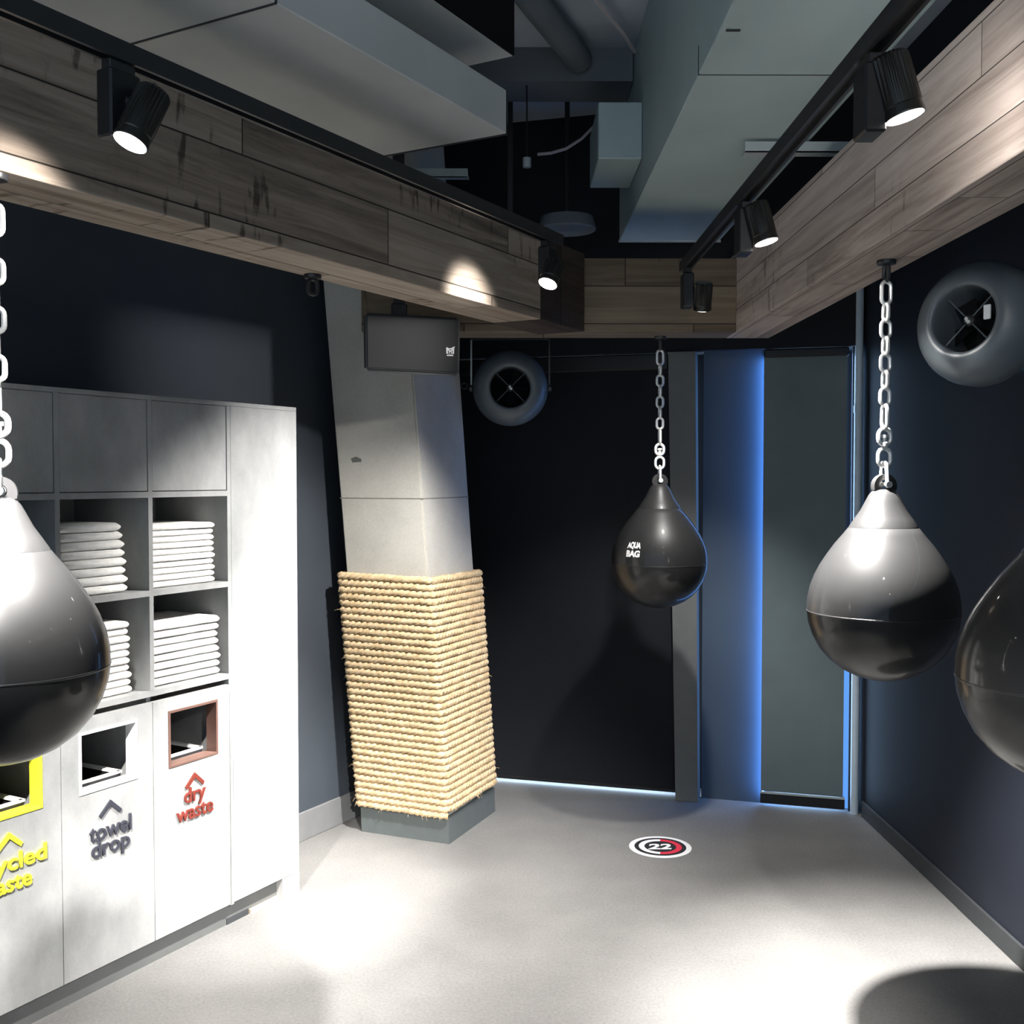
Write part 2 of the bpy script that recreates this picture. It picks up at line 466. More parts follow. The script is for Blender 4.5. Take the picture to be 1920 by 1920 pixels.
bm.faces.new(prev)
rope = obj('rope_wrap', bm, M_rope, smooth=True)
tag(rope, 'thick pale sisal rope wound round and round the concrete column', 'rope')
bm = bmesh.new()
for i in range(520):
    u = random.uniform(0, TURNS)
    if i % 4 == 0: u = random.uniform(0, 1.3)
    p = rope_pt(u)
    cen = cpt(CD / 2, CW / 2, p.z); o_ = (p - cen); o_.z = 0; o_.normalize()
    tg = Vector((-o_.y, o_.x, 0))
    d = (o_ * random.uniform(0.5, 1) + tg * random.uniform(-1, 1) + Vector((0, 0, random.uniform(-1.3, 0.6)))).normalized()
    p = p + o_ * 0.012
    ln = random.uniform(0.012, 0.034)
    q = p + d * ln * 0.5; r = q + (d + Vector((0, 0, -0.5))).normalized() * ln * 0.5
    tube(bm, [p, q, r], [0.0007, 0.0006, 0.0003], 3)
tag(obj('stray_fibres', bm, M_rope, rope), kind='stuff')

# ------------------------------------------------------------------ text
def text_bm(s, size, depth=0.004, bold=0.012, space=0.95):
    cu = bpy.data.curves.new('t', 'FONT'); cu.body = s; cu.size = size; cu.extrude = depth / 2; cu.offset = bold * size
    cu.align_x = 'CENTER'; cu.space_character = space; cu.resolution_u = 4
    o = bpy.data.objects.new('t', cu); COL.objects.link(o)
    dg = bpy.context.evaluated_depsgraph_get(); dg.update()
    me = bpy.data.meshes.new_from_object(o.evaluated_get(dg))
    bm = bmesh.new(); bm.from_mesh(me)
    bpy.data.objects.remove(o); bpy.data.meshes.remove(me); bpy.data.curves.remove(cu)
    return bm

def add_bm(dst, src, fn):
    me = bpy.data.meshes.new('tmp')
    for v in src.verts: v.co = fn(v.co)
    src.to_mesh(me); src.free(); dst.from_mesh(me); bpy.data.meshes.remove(me)

def bbox(bm):
    xs = [v.co.x for v in bm.verts]; ys = [v.co.y for v in bm.verts]
    return min(xs), max(xs), min(ys), max(ys)

# ------------------------------------------------------------------ towel cabinet
cab = thing('towel_cabinet', 'tall concrete-look cabinet with open towel shelves and three waste openings', 'cabinet', LF.p(-0.6, -0.18, 0))
S0, S1 = -1.99, 0.125
DIV = [-1.29, -0.937, -0.587, -0.2345]      # divider centre lines
dv = 0.0085
TOP = 1.863
bm = bmesh.new()
box(bm, LF, S0, S1, -0.37, -0.355, 0.08, TOP)                     # back panel
box(bm, LF, S0, S1, -0.355, 0.0, TOP - 0.015, TOP, bev=0.001)     # top
for d in DIV[:-1] + [-1.64]:
    box(bm, LF, d - dv, d + dv, -0.355, 0.0, 0.905, TOP - 0.015)
    box(bm, LF, d - dv, d + dv, -0.355, -0.02, 0.08, 0.885)
box(bm, LF, S0, S0 + 0.017, -0.355, 0.0, 0.08, TOP - 0.015)
box(bm, LF, DIV[-1] - dv, DIV[-1] + dv, -0.355, 0.0, 0.08, TOP - 0.015)
for z0, z1 in ((1.533, 1.552), (1.214, 1.233)):
    for a, b_ in zip([-1.64] + DIV[:-1], DIV):
        box(bm, LF, a + dv, b_ - dv, -0.355, 0.0, z0, z1)
box(bm, LF, S0 + 0.017, DIV[-1] - dv, -0.355, 0.0, 0.888, 0.907)  # counter shelf
obj('carcass', bm, M_lam, cab)
obj('end_panel', boxbm(LF, DIV[-1] + dv + 0.0015, S1, -0.355, 0.0, 0.085, TOP - 0.0155, bev=0.001), M_lam, cab)
obj('end_foot', boxbm(LF, 0.03, S1, -0.355, 0.0, 0.0, 0.084), M_lam, cab)
kick = obj('plinth', boxbm(LF, S0, 0.03, -0.35, -0.030, 0.0, 0.08), M_kick, cab)
obj('bare_edge', boxbm(LF, -0.12, 0.03, -0.030, -0.020, 0.0, 0.016), M_cork, kick, label='bare wooden strip at the plinth foot')
obj('gap_shade', boxbm(LF, -0.235, -0.125, -0.030, -0.027, 0.0, 0.022), M_base, kick)  # thin dark strip, shade beside the wood piece put into its colour
for a, b_ in zip([-1.64] + DIV[:-1], DIV):
    obj('upper_door', boxbm(LF, a + dv + 0.002, b_ - dv - 0.002, -0.019, -0.002, 1.5545, TOP - 0.0165, bev=0.0008), M_lam, cab)
# lower doors with openings
openings = []
def lower_door(a, b_, fm, lm, lines, cs):
    x0, x1 = a + 0.0015, b_ - 0.0015
    c = (a + b_) / 2; o0, o1, q0, q1 = c - 0.107, c + 0.107, 0.641, 0.822
    bm = bmesh.new()
    for r in ((x0, o0, 0.084, 0.868), (o1, x1, 0.084, 0.868), (o0, o1, 0.084, q0), (o0, o1, q1, 0.868)):
        box(bm, LF, r[0], r[1], -0.018, 0.0, r[2], r[3])
    bmesh.ops.remove_doubles(bm, verts=bm.verts, dist=1e-5)
    d = obj('lower_door', bm, M_lam, cab)
    bm = bmesh.new()
    th = 0.004; lip = 0.005
    for r in ((o0 - lip, o0 + th, q0 - lip, q1 + lip), (o1 - th, o1 + lip, q0 - lip, q1 + lip), (o0 + th, o1 - th, q0 - lip, q0 + th), (o0 + th, o1 - th, q1 - th, q1 + lip)):
        box(bm, LF, r[0], r[1], -0.045, 0.003, r[2], r[3], bev=0.0008)
    obj('opening_frame', bm, fm, d)
    bm = bmesh.new()
    # chevron
    zc = 0.597
    for sgn in (-1, 1):
        pts = [(c, zc), (c, zc - 0.018), (c + sgn * 0.036, zc - 0.050), (c + sgn * 0.043, zc - 0.040)]
        prism(bm, [LF.p(x, 0.0005, z) for x, z in pts], [LF.p(x, 0.006, z) for x, z in pts])
    for txt, zb, hgt, width in lines:
        tb = text_bm(txt, 0.085, 0.006, 0.011, 1.0)
        x0_, x1_, y0_, y1_ = bbox(tb); k = width / (x1_ - x0_); mid = (x0_ + x1_) / 2
        add_bm(bm, tb, lambda v: LF.p(cs + (v.x - mid) * k, 0.0035 + v.z, zb + v.y * hgt))
    obj('lettering', bm, lm, d, label={'yellow letters': 'yellow raised lettering', 'charcoal letters': 'charcoal lettering', 'red brown letters': 'red brown lettering'}[lm.name])
    return d
c1 = (DIV[0] + DIV[1]) / 2; c2 = (DIV[1] + DIV[2]) / 2; c3 = (DIV[2] + DIV[3]) / 2
lower_door(DIV[0], DIV[1], M_yel, M_yel, [('recycled', 0.487, 0.80, 0.265), ('waste', 0.428, 0.80, 0.165)], c1 - 0.012)
lower_door(DIV[1], DIV[2], M_white, M_char, [('towel', 0.483, 0.86, 0.158), ('drop', 0.432, 0.86, 0.145)], c2)
lower_door(DIV[2], DIV[3], M_brownf, M_brown, [('dry', 0.502, 0.84, 0.095), ('waste', 0.445, 0.84, 0.165)], c3)
obj('lower_door', boxbm(LF, -1.64, DIV[0] - 0.0015, -0.018, 0.0, 0.084, 0.868), M_lam, cab)
# bins inside
M_bin = plain('dark bin', (0.012, 0.012, 0.013), 0.6)
for c, lab in ((c1, 'yellow'), (c2, 'white'), (c3, 'brown')):
    t = thing('waste_bin', 'dark bin with a pale rim inside the cabinet behind the %s framed opening' % lab, 'bin', LF.p(c, -0.2, 0.08), 'bins inside the cabinet')
    bm = bmesh.new()
    x0, x1, y0, y1 = c - 0.125, c + 0.088, -0.34, -0.052
    for r in ((x0, x0 + 0.006, y0, y1), (x1 - 0.006, x1, y0, y1), (x0, x1, y0, y0 + 0.006), (x0, x1, y1 - 0.006, y1)):
        box(bm, LF, *r, 0.09, 0.652)
    box(bm, LF, x0, x1, y0, y1, 0.085, 0.092)
    obj('bin_body', bm, M_bin, t)
    bm = bmesh.new()
    for r in ((x0 - 0.006, x0 + 0.01, y0, y1), (x1 - 0.012, x1 + 0.006, y0, y1), (x0, x1, y0, y0 + 0.01), (x0, x1, y1 - 0.01, y1)):
        box(bm, LF, *r, 0.652, 0.660)
    obj('rim', bm, M_white, t)

# towels ------------------------------------------------------------
def towel_bm(w, d, h, seed):
    """folded towel: rounded fold at +x side, slightly uneven layers"""
    rnd = random.Random(seed)
    bm = bmesh.new()
    prof = []
    nA = 7
    for i in range(nA + 1):
        th = -PI / 2 + PI * i / nA
        prof.append((w / 2 - h / 2 + math.cos(th) * h / 2 * 1.1, h / 2 + math.sin(th) * h / 2))
    nT = 8
    for i in range(1, nT + 1):
        prof.append((w / 2 - h / 2 - (w - h) * i / nT, h))
    for i in range(1, 5):
        th = PI / 2 + PI * i / 5
        prof.append((-w / 2 + h / 2 + math.cos(th) * h / 2, h / 2 + math.sin(th) * h / 2))
    for i in range(nT):
        prof.append((-w / 2 + h / 2 + (w - h) * i / nT, 0.0))
    ys = [-d / 2, -d / 2 + h * 0.18, -d / 2 + h * 0.5] + [-d / 2 + h * 0.5 + (d - h) * i / 6 for i in range(1, 7)] + [d / 2 - h * 0.18, d / 2]
    rings = []
    for j, y in enumerate(ys):
        sh = {0: 0.55, 1: 0.85}.get(j, {len(ys) - 1: 0.55, len(ys) - 2: 0.85}.get(j, 1.0))
        ring = []
        for (x, z) in prof:
            zz = h / 2 + (z - h / 2) * sh
            ring.append(bm.verts.new((x * (1 - (1 - sh) * 0.02) + rnd.uniform(-1, 1) * 0.0012, y + rnd.uniform(-1, 1) * 0.0012, min(h, max(0, zz + rnd.uniform(-1, 1) * 0.0005)))))
        rings.append(ring)
    n = len(prof)
    for a, b_ in zip(rings[:-1], rings[1:]):
        for k in range(n): bm.faces.new([a[k], a[(k + 1) % n], b_[(k + 1) % n], b_[k]])
    bm.faces.new(rings[0][::-1]); bm.faces.new(rings[-1])
    return bm
ORD = ['top', 'second', 'third', 'fourth', 'fifth', 'sixth', 'seventh', 'eighth', 'ninth', 'tenth', 'eleventh', 'twelfth']
def towel_stack(x0, x1, zb, zt, n, where, seed, lean=0.0, front=-0.03):
    h = (zt - zb) / n; w = x1 - x0; c = (x0 + x1) / 2
    src = None
    for i in range(n):
        k = n - 1 - i
        rnd = random.Random(seed * 100 + i)
        if src is None:
            bm = towel_bm(w, 0.27, h - 0.0004, seed)
            me = bpy.data.meshes.new('folded_towel'); bmesh.ops.recalc_face_normals(bm, faces=bm.faces); bm.to_mesh(me); bm.free(); me.shade_smooth(); me.materials.append(M_towel)
            o = link('folded_towel', me); src = o
        else:
            o = src.copy(); COL.objects.link(o)
        dx = rnd.uniform(-0.004, 0.004) + lean * (i / n)
        o.matrix_world = Frame(LF.p(c + dx, front - 0.135 - rnd.uniform(0, 0.008), zb + h * i + 0.0003), LF.x, -LF.y * -1).mat() @ Matrix.Rotation(rnd.uniform(-0.02, 0.02), 4, 'Z')
        nm = 'topmost white folded towel %s' % where if k == 0 else ('lowest white folded towel %s' % where if i == 0 else 'white folded towel, %s from top %s' % (ORD[k], where))
        tag(o, nm, 'towel', 'folded towels ' + where)
towel_stack(-0.890, -0.652, 1.2335, 1.456, 8, 'on the upper shelf, towel drop column', 1, lean=-0.026)
towel_stack(-0.566, -0.272, 1.2335, 1.443, 10, 'on the upper shelf, dry waste column', 2, lean=-0.004)
towel_stack(-0.90, -0.642, 0.9075, 1.140, 10, 'on the lower shelf, towel drop column', 3, lean=-0.008)
towel_stack(-0.566, -0.252, 0.9075, 1.115, 8, 'on the lower shelf, dry waste column', 4, lean=-0.003)

# ------------------------------------------------------------------ chains, bags
def link_bm(center, rot, L, W, r):
    """stadium-shaped link, axis vertical, plane turned by rot about z"""
    bm = bmesh.new()
    ux = Vector((math.cos(rot), math.sin(rot), 0))
    pts = []
    rad = W / 2 - r; hl = L / 2 - r - rad
    for i in range(9):
        th = PI * i / 8; pts.append(Vector(center) + ux * rad * math.cos(th) + Vector((0, 0, hl + rad * math.sin(th))))
    for i in range(9):
        th = PI + PI * i / 8; pts.append(Vector(center) + ux * rad * math.cos(th) + Vector((0, 0, -hl + rad * math.sin(th))))
    tube(bm, pts, r, 8, closed=True)
    return bm

BAG_PROF = [(0.0, -0.192), (0.035, -0.190), (0.072, -0.180), (0.108, -0.163), (0.142, -0.138), (0.170, -0.106), (0.190, -0.068), (0.2015, -0.032),
            (0.2052, -0.004), (0.2054, -0.002), (0.2064, -0.001), (0.2064, 0.001), (0.2054, 0.002),
            (0.2040, 0.035), (0.1975, 0.068), (0.186, 0.100), (0.171, 0.130), (0.152, 0.160), (0.131, 0.190), (0.108, 0.218),
            (0.0945, 0.2355), (0.0932, 0.2362), (0.0918, 0.240), (0.0775, 0.262), (0.062, 0.285), (0.0495, 0.310), (0.040, 0.328), (0.031, 0.339), (0.022, 0.343), (0.0, 0.344)]

def bag(x, y, zeq, yaw, label, hook_label, chain_label, logo=None):
    t = thing('hanging_bag', label, 'punching bag', (x, y, zeq), 'teardrop water bags')
    bm = bmesh.new(); lathe(bm, (x, y, zeq), (0, 0, 1), BAG_PROF, 72)
    body = obj('body', bm, M_vinyl, t, True)
    # top tab with an eye
    bm = bmesh.new()
    ux = Vector((math.cos(yaw), math.sin(yaw), 0)); uy = Vector((-ux.y, ux.x, 0))
    c = Vector((x, y, zeq + 0.352))
    out, inn = [], []
    for i in range(20):
        th = 2 * PI * i / 20
        out.append((0.034 * math.cos(th), max(-0.012, 0.034 * math.sin(th)) if math.sin(th) > -0.9 else -0.012)); inn.append((0.015 * math.cos(th), 0.015 * math.sin(th) + 0.004))
    va = [[bm.verts.new(c + ux * p[0] + Vector((0, 0, p[1])) + uy * s * 0.011) for p in ring] for ring in (out, inn) for s in (-1, 1)]
    of, ob, inf_, ib = va[0], va[1], va[2], va[3]
    for i in range(20):
        j = (i + 1) % 20
        bm.faces.new([of[i], of[j], inf_[j], inf_[i]]); bm.faces.new([ob[j], ob[i], ib[i], ib[j]])
        bm.faces.new([of[j], of[i], ob[i], ob[j]]); bm.faces.new([inf_[i], inf_[j], ib[j], ib[i]])
    obj('top_loop', bm, M_vinyl, t, True)
    if logo:
        # logo wraps on the bag surface; angles measured about the axis
        ang, hz, wd = logo
        bm = bmesh.new()
        def rad(h):
            for (r0, h0), (r1, h1) in zip(BAG_PROF[:-1], BAG_PROF[1:]):
                if h0 <= h <= h1 and h1 > h0: return r0 + (r1 - r0) * (h - h0) / (h1 - h0)
            return 0.2
        def wrap(px, pz, out_):
            h = hz + pz; r = rad(h) + 0.0012 + out_; a = ang + px / rad(h)
            return Vector((x + r * math.cos(a), y + r * math.sin(a), zeq + h))
        for txt, zb, hh in (('AQUA', 0.002, 0.026), ('BAG', -0.030, 0.028)):
            tb = text_bm(txt, 0.04, 0.001, 0.05, 0.95)
            bmesh.ops.subdivide_edges(tb, edges=tb.edges, cuts=1)
            x0_, x1_, y0_, y1_ = bbox(tb); mid = (x0_ + x1_) / 2
            def f(v):
                px = (v.x - mid) / (x1_ - x0_) * wd; q = (v.y - y0_) / (y1_ - y0_)
                arch = (0.005 * (1 - (2 * px / wd) ** 2)) if txt == 'AQUA' else 0.0
                return wrap(px, zb + q * hh + arch * q, v.z * 0.5)
            add_bm(bm, tb, f)
        obj('logo', bm, M_white, t, label='small white printed logo')
    # eye bolt on the beam
    e = thing('eye_bolt', hook_label, 'hook', (x, y, ZB))
    bm = bmesh.new(); lathe(bm, (x, y, ZB - 0.012), (0, 0, 1), [(0.0, 0.0), (0.024, 0.0), (0.026, 0.003), (0.026, 0.012), (0.0, 0.012)], 20); obj('base_plate', bm, M_darkm, e, True)
    obj('eye', link_bm((x, y, ZB - 0.034), yaw + PI / 2, 0.058, 0.036, 0.0062), M_darkm, e, True)
    # chain
    ch = thing('steel_chain', chain_label, 'chain', (x, y, ZB - 0.05), 'bag chains')
    z = ZB - 0.063 + 0.0095
    zend = zeq + 0.353
    pl = 0.0462; r = 0.0056; Lk = pl + 2 * r + 0.0
    seq = []
    i = 0
    # long first link, then regular, a long link, swivel, ring, shackle
    z0 = z; first = 0.072
    seq.append(('chain_link', first, 0.038, 0))
    tail = [('chain_link', 0.076, 0.040, 0), ('swivel_ring', 0.060, 0.044, 0)]
    total_tail = 0.076 - 2 * r + 0.060 - 2 * r + 0.012 + 0.064 - 2 * r + 0.052
    avail = (z0 - zend) - (first - 2 * r) - total_tail
    nreg = max(2, round(avail / pl)); pl2 = avail / nreg
    zc = z0
    def put(name, L, W, flip, rr=r):
        nonlocal zc
        cz = zc - L / 2
        obj(name, link_bm((x, y, cz), yaw + (PI / 2 if flip else 0), L, W, rr), M_steel, ch, True)
        zc -= L - 2 * rr
    put('chain_link', first, 0.038, False)
    for k in range(nreg): put('chain_link', pl2 + 2 * r, 0.038, k % 2 == 0)
    put('chain_link', 0.076, 0.040, nreg % 2 == 0)
    put('swivel_ring', 0.058, 0.048, nreg % 2 == 0 and False, 0.0062)
    bm = bmesh.new(); lathe(bm, (x, y, zc - 0.012), (0, 0, 1), [(0.0, 0.0), (0.007, 0.0), (0.011, 0.004), (0.011, 0.012), (0.0065, 0.016), (0.0065, 0.026), (0.010, 0.026), (0.010, 0.034), (0.0, 0.034)], 14)
    obj('swivel_pin', bm, M_steel, ch, True)
    zc -= 0.010
    put('lower_ring', 0.062, 0.048, False, 0.0058)
    # bow shackle
    bm = bmesh.new(); pts = []
    top = zc + 0.0060; bot = zend + 0.004
    for k in range(9):
        th = PI * k / 8
        pts.append(Vector((x, y, 0)) + ux * 0.0145 * math.cos(th) + Vector((0, 0, top - 0.0145 + 0.0145 * math.sin(th))))
    pts = [Vector((x, y, bot)) + ux * 0.019] + pts + [Vector((x, y, bot)) - ux * 0.019]
    sh_rot = lambda p: Vector((x, y, 0)) + uy * (p - Vector((x, y, 0))).dot(ux) + Vector((0, 0, p.z))
    tube(bm, [sh_rot(p) for p in pts], 0.0052, 8)
    tube(bm, [Vector((x, y, bot)) - uy * 0.031, Vector((x, y, bot)) + uy * 0.031], 0.0062, 10)
    for s in (-1, 1): tube(bm, [Vector((x, y, bot)) + uy * s * 0.019, Vector((x, y, bot)) + uy * s * 0.031], 0.0095, 10)
    obj('shackle', bm, M_steel, ch, True)

bag(0.657, 4.60, 1.228, 0.06, 'black teardrop bag with a white printed logo, hanging in front of the black blind', 'black eye bolt under the back beam, above the middle bag',
    'steel chain holding the bag with the white logo', logo=(math.radians(-90 - 41), 0.068, 0.066))
bag(1.053, 2.985, 1.222, 0.15, 'black teardrop bag hanging fully in view near the corner pipe', 'black eye bolt under the right beam, above the fully visible right bag',
    'steel chain in front of the dark right wall, holding the whole right bag')
bag(-1.016, 2.15, 1.215, 0.35, 'half-visible black teardrop bag in front of the towel cabinet', 'black eye bolt under the left beam, at the picture edge',
    'steel chain at the picture edge in front of the towel cabinet')
bag(1.050, 1.965, 1.222, 0.1, 'nearest black teardrop bag by the right wall, cut off by the picture edge', 'black eye bolt under the right beam, outside the picture edge',
    'steel chain of the nearest bag by the right wall')
# empty eye bolt under left beam
e = thing('eye_bolt', 'empty black eye bolt under the left beam, beside the column top', 'hook', (-0.576, 3.204, ZB))
bm = bmesh.new(); lathe(bm, (-0.576, 3.204, ZB - 0.012), (0, 0, 1), [(0.0, 0.0), (0.024, 0.0), (0.026, 0.003), (0.026, 0.012), (0.0, 0.012)], 20); obj('base_plate', bm, M_darkm, e, True)
obj('eye', link_bm((-0.576, 3.204, ZB - 0.036), 0.5, 0.058, 0.040, 0.0065), M_darkm, e, True)

# ------------------------------------------------------------------ floor sticker
fd = thing('floor_sticker', 'round white, black and red floor sticker with number 22 beneath the middle bag', 'sticker', (0.664, 4.579, 0))
def disc(bm, r0, r1, a0, a1, z, n=48):
    c = Vector((0.664, 4.579, 0))
    for i in range(n):
        t0 = a0 + (a1 - a0) * i / n; t1 = a0 + (a1 - a0) * (i + 1) / n
        def P(r, t_, zz): return c + Vector((r * math.cos(t_), r * math.sin(t_), zz))
        top = [P(r0, t0, z), P(r1, t0, z), P(r1, t1, z), P(r0, t1, z)] if r0 > 0 else [P(0, 0, z), P(r1, t0, z), P(r1, t1, z)]
        bm.faces.new([bm.verts.new(p) for p in top])
    bmesh.ops.remove_doubles(bm, verts=bm.verts, dist=1e-6)
R0 = 0.134
bm = bmesh.new(); lathe(bm, (0.664, 4.579, 0.0), (0, 0, 1), [(0, 0.0), (R0, 0.0), (R0, 0.0012), (0, 0.0012)], 64); obj('base_disc', bm, M_white, fd)
bm = bmesh.new(); lathe(bm, (0.664, 4.579, 0.0), (0, 0, 1), [(0, 0.0011), (R0 * .83, 0.0011), (R0 * .83, 0.0016), (0, 0.0016)], 64); obj('black_disc', bm, M_printblack, fd)
bm = bmesh.new(); disc(bm, R0 * .51, R0 * .69, math.radians(82), math.radians(262), 0.0020); obj('white_arc', bm, M_white, fd)
bm = bmesh.new(); disc(bm, R0 * .51, R0 * .69, math.radians(262), math.radians(442), 0.0020); obj('red_arc', bm, M_red, fd)
bm = bmesh.new(); tb = text_bm('22', 0.09, 0.0004, 0.035, 0.98)
x0_, x1_, y0_, y1_ = bbox(tb)
add_bm(bm, tb, lambda v: Vector((0.664 + (v.x - (x0_ + x1_) / 2) / (x1_ - x0_) * 0.100 + (v.y - (y0_ + y1_) / 2) * 0.2, 4.579 + (v.y - (y0_ + y1_) / 2) / (y1_ - y0_) * 0.068, 0.0021 + v.z)))
obj('number', bm, M_white, fd)

# ------------------------------------------------------------------ fans
def fan(c, face, label, hub_out, bracket):
    c = Vector(c); x, y, d = basis(face)
    t = thing('drum_fan', label, 'fan', c, 'round fans')
    bm = bmesh.new()
    prof = []
    prof = [(0.092, 0.020), (0.0925, 0.052), (0.095, 0.060), (0.101, 0.064), (0.112, 0.064), (0.126, 0.060), (0.140, 0.052), (0.154, 0.038), (0.165, 0.020), (0.173, 0.0), (0.177, -0.025), (0.175, -0.06), (0.155, -0.10), (0.092, -0.11)]
    lathe(bm, c, d, prof, 64, True)
    obj('housing', bm, M_fan, t, True)
    bm = bmesh.new(); lathe(bm, c, d, [(0, -0.095), (0.093, -0.095), (0.093, -0.105), (0, -0.105)], 40); obj('back_disc', bm, M_ductdark, t)
    bm = bmesh.new()
    for k in range(4):
        a = PI / 4 + PI / 2 * k
        v = x * math.cos(a) + y * math.sin(a)
        tube(bm, [c + v * 0.012 + d * 0.028, c + v * 0.094 + d * 0.028], 0.0022, 6)
    obj('spokes', bm, M_fan, t, True)
    bm = bmesh.new()
    for k in range(5):
        a = 2 * PI * k / 5 + 0.3
        v = x * math.cos(a) + y * math.sin(a); w = d.cross(v)
        p = [c + v * 0.02 + w * 0.012 - d * 0.02, c + v * 0.085 + w * 0.035 - d * 0.03, c + v * 0.085 - w * 0.02 - d * 0.055, c + v * 0.02 - w * 0.012 - d * 0.04]
        prism(bm, p, [q + d * 0.003 for q in p])
    obj('fan_blades', bm, M_ductdark, t)
    bm = bmesh.new(); lathe(bm, c, d, [(0, -0.05), (0.016, -0.05), (0.016, 0.030), (0.010, 0.036), (0, 0.036)], 20)
    h = obj('hub', bm, M_darkm, t, True)
    bm = bmesh.new()
    for q, w_ in (((-0.004, 0.006), 0.008), ((0.003, -0.004), 0.007), ((0.001, 0.0015), 0.006)):
        lathe(bm, c + x * q[0] + y * q[1] + d * 0.034, d, [(0, 0), (w_ * 0.7, 0), (w_ * 0.7, 0.006), (0, 0.008)], 10)
    obj('hub_cap', bm, M_steel, h, True)
    side = Vector((0, 0, 1)).cross(d).normalized()
    if bracket:
        for s in (-1, 1):
            bm = bmesh.new()
            box(bm, Frame(c + side * s * 0.182 - d * 0.02, side, -d), -0.0035, 0.0035, -0.012, 0.012, 0.0, 0.222)
            obj('bracket_arm', bm, M_darkm if s == bracket else M_strut, t)
            bm = bmesh.new(); lathe(bm, c + side * s * 0.178 - d * 0.02, side * s, [(0, 0), (0.018, 0.0), (0.018, 0.012), (0.010, 0.016), (0, 0.016)], 16)
            obj('pivot_knob', bm, M_darkm, t, True)
        bm = bmesh.new(); box(bm, Frame(c - d * 0.02, side, -d), -0.1855, 0.1855, -0.012, 0.012, 0.222, 0.230); obj('bracket_bar', bm, M_darkm, t)
        bm = bmesh.new(); box(bm, Frame(c - d * 0.02, side, -d), -0.012, 0.012, -0.012, 0.012, 0.230, CEIL - c.z); obj('drop_rod', bm, M_darkm, t)
    return t, x, y, d, side
f1 = fan((0.017, 5.0, 2.014), (0.0, -1, -0.03), 'round grey fan hung in a bracket beside the concrete column', 0, 1)
# knob loop beside fan
bm = bmesh.new(); pts = [Vector((-0.185 + 0.014 * math.cos(a) - 0.012, 5.0, 2.022 + 0.014 * math.sin(a))) for a in [2 * PI * i / 14 for i in range(14)]]
tube(bm, pts, 0.003, 6, closed=True); obj('loop', bm, M_darkm, f1[0], True)
f2 = fan((1.315, 3.02, 2.035), (-0.80, -0.60, 0.08), 'round dark fan on the right wall behind the right beam', 0, 0)
bm = bmesh.new(); tube(bm, [Vector((1.40, 3.09, 2.03)), Vector((1.62, 3.2, 2.03))], 0.022, 10); obj('wall_arm', bm, M_darkm, f2[0], True)
bm = bmesh.new(); lathe(bm, (1.683, 3.23, 2.03), (-1, -0.45, 0), [(0, 0), (0.05, 0), (0.05, 0.05), (0, 0.05)], 16); obj('wall_plate', bm, M_darkm, f2[0], True)
cc = Vector((1.315, 3.02, 2.035)); 
box_b = bmesh.new(); box(box_b, Frame(cc + f2[4] * -0.0 + f2[3] * 0.03, f2[4], f2[3]), 0.045, 0.066, 0.0, 0.006, -0.004, 0.036, bev=0.002); obj('paper_tag', box_b, M_white, f2[0])

tag(obj('led_strip', boxbm(WORLD, 1.676, 1.683, 1.2, 3.56, 1.958, 1.966), M_led), 'thin cyan lit strip on the right wall beside the dark fan', 'light strip')

# ------------------------------------------------------------------ speaker
sp = thing('wall_speaker', 'black wedge speaker mounted sideways in front of the concrete column top', 'speaker', (-0.363, 4.10, 2.11))
SR = math.radians(8)
SF = Frame((-0.363, 4.10, 2.11), (math.cos(SR), math.sin(SR), -0.012), (math.sin(SR), -math.cos(SR), 0), (0, 0, 1))
bm = bmesh.new()
front = [(-0.180, -0.115), (0.195, -0.122), (0.188, -0.02), (0.192, 0.105), (-0.182, 0.110)]
front = [(-0.183, -0.112), (0.188, -0.124), (0.192, 0.104), (-0.185, 0.112)]
back = [(-0.10, -0.09), (0.11, -0.09), (0.11, 0.09), (-0.10, 0.09)]
prism(bm, [SF.p(x, -0.20, z) for x, z in back], [SF.p(x, 0.0, z) for x, z in front])
bmesh.ops.bevel(bm, geom=list(bm.edges), offset=0.012, segments=3, affect='EDGES')
obj('cabinet', bm, M_dark, sp, True)
bm = bmesh.new()
g = [(-0.168, -0.101), (0.176, -0.110), (0.180, 0.095), (-0.170, 0.101)]
prism(bm, [SF.p(x, -0.006, z) for x, z in g], [SF.p(x, 0.006, z) for x, z in g])
bmesh.ops.bevel(bm, geom=list(bm.edges), offset=0.004, segments=2, affect='EDGES')
gr = obj('grille', bm, M_grille, sp)
bm = bmesh.new()
lx, lz = 0.148, -0.028
def strip(pts, w=0.0035):
    for p0, p1 in zip(pts[:-1], pts[1:]):
        d = Vector((p1[0] - p0[0], p1[1] - p0[1])); n_ = Vector((-d.y, d.x)).normalized() * w / 2
        q = [(p0[0] + n_.x, p0[1] + n_.y), (p1[0] + n_.x, p1[1] + n_.y), (p1[0] - n_.x, p1[1] - n_.y), (p0[0] - n_.x, p0[1] - n_.y)]
        prism(bm, [SF.p(lx + a, 0.0062, lz + c_) for a, c_ in q], [SF.p(lx + a, 0.0085, lz + c_) for a, c_ in q])
strip([(-0.014, 0.013), (-0.004, 0.008), (0.004, 0.010), (0.017, 0.017)], 0.004)
strip([(-0.013, 0.013), (-0.012, -0.010)], 0.006); strip([(0.012, 0.013), (0.011, -0.010)], 0.006)
strip([(-0.010, 0.008), (0.0, -0.002), (0.009, 0.009)], 0.005); strip([(-0.004, -0.001), (-0.004, -0.011)], 0.003); strip([(0.004, -0.001), (0.004, -0.011)], 0.003)
strip([(-0.013, -0.016), (0.011, -0.016)], 0.0045)
obj('badge', bm, M_white, gr, label='small silver crown-shaped badge')
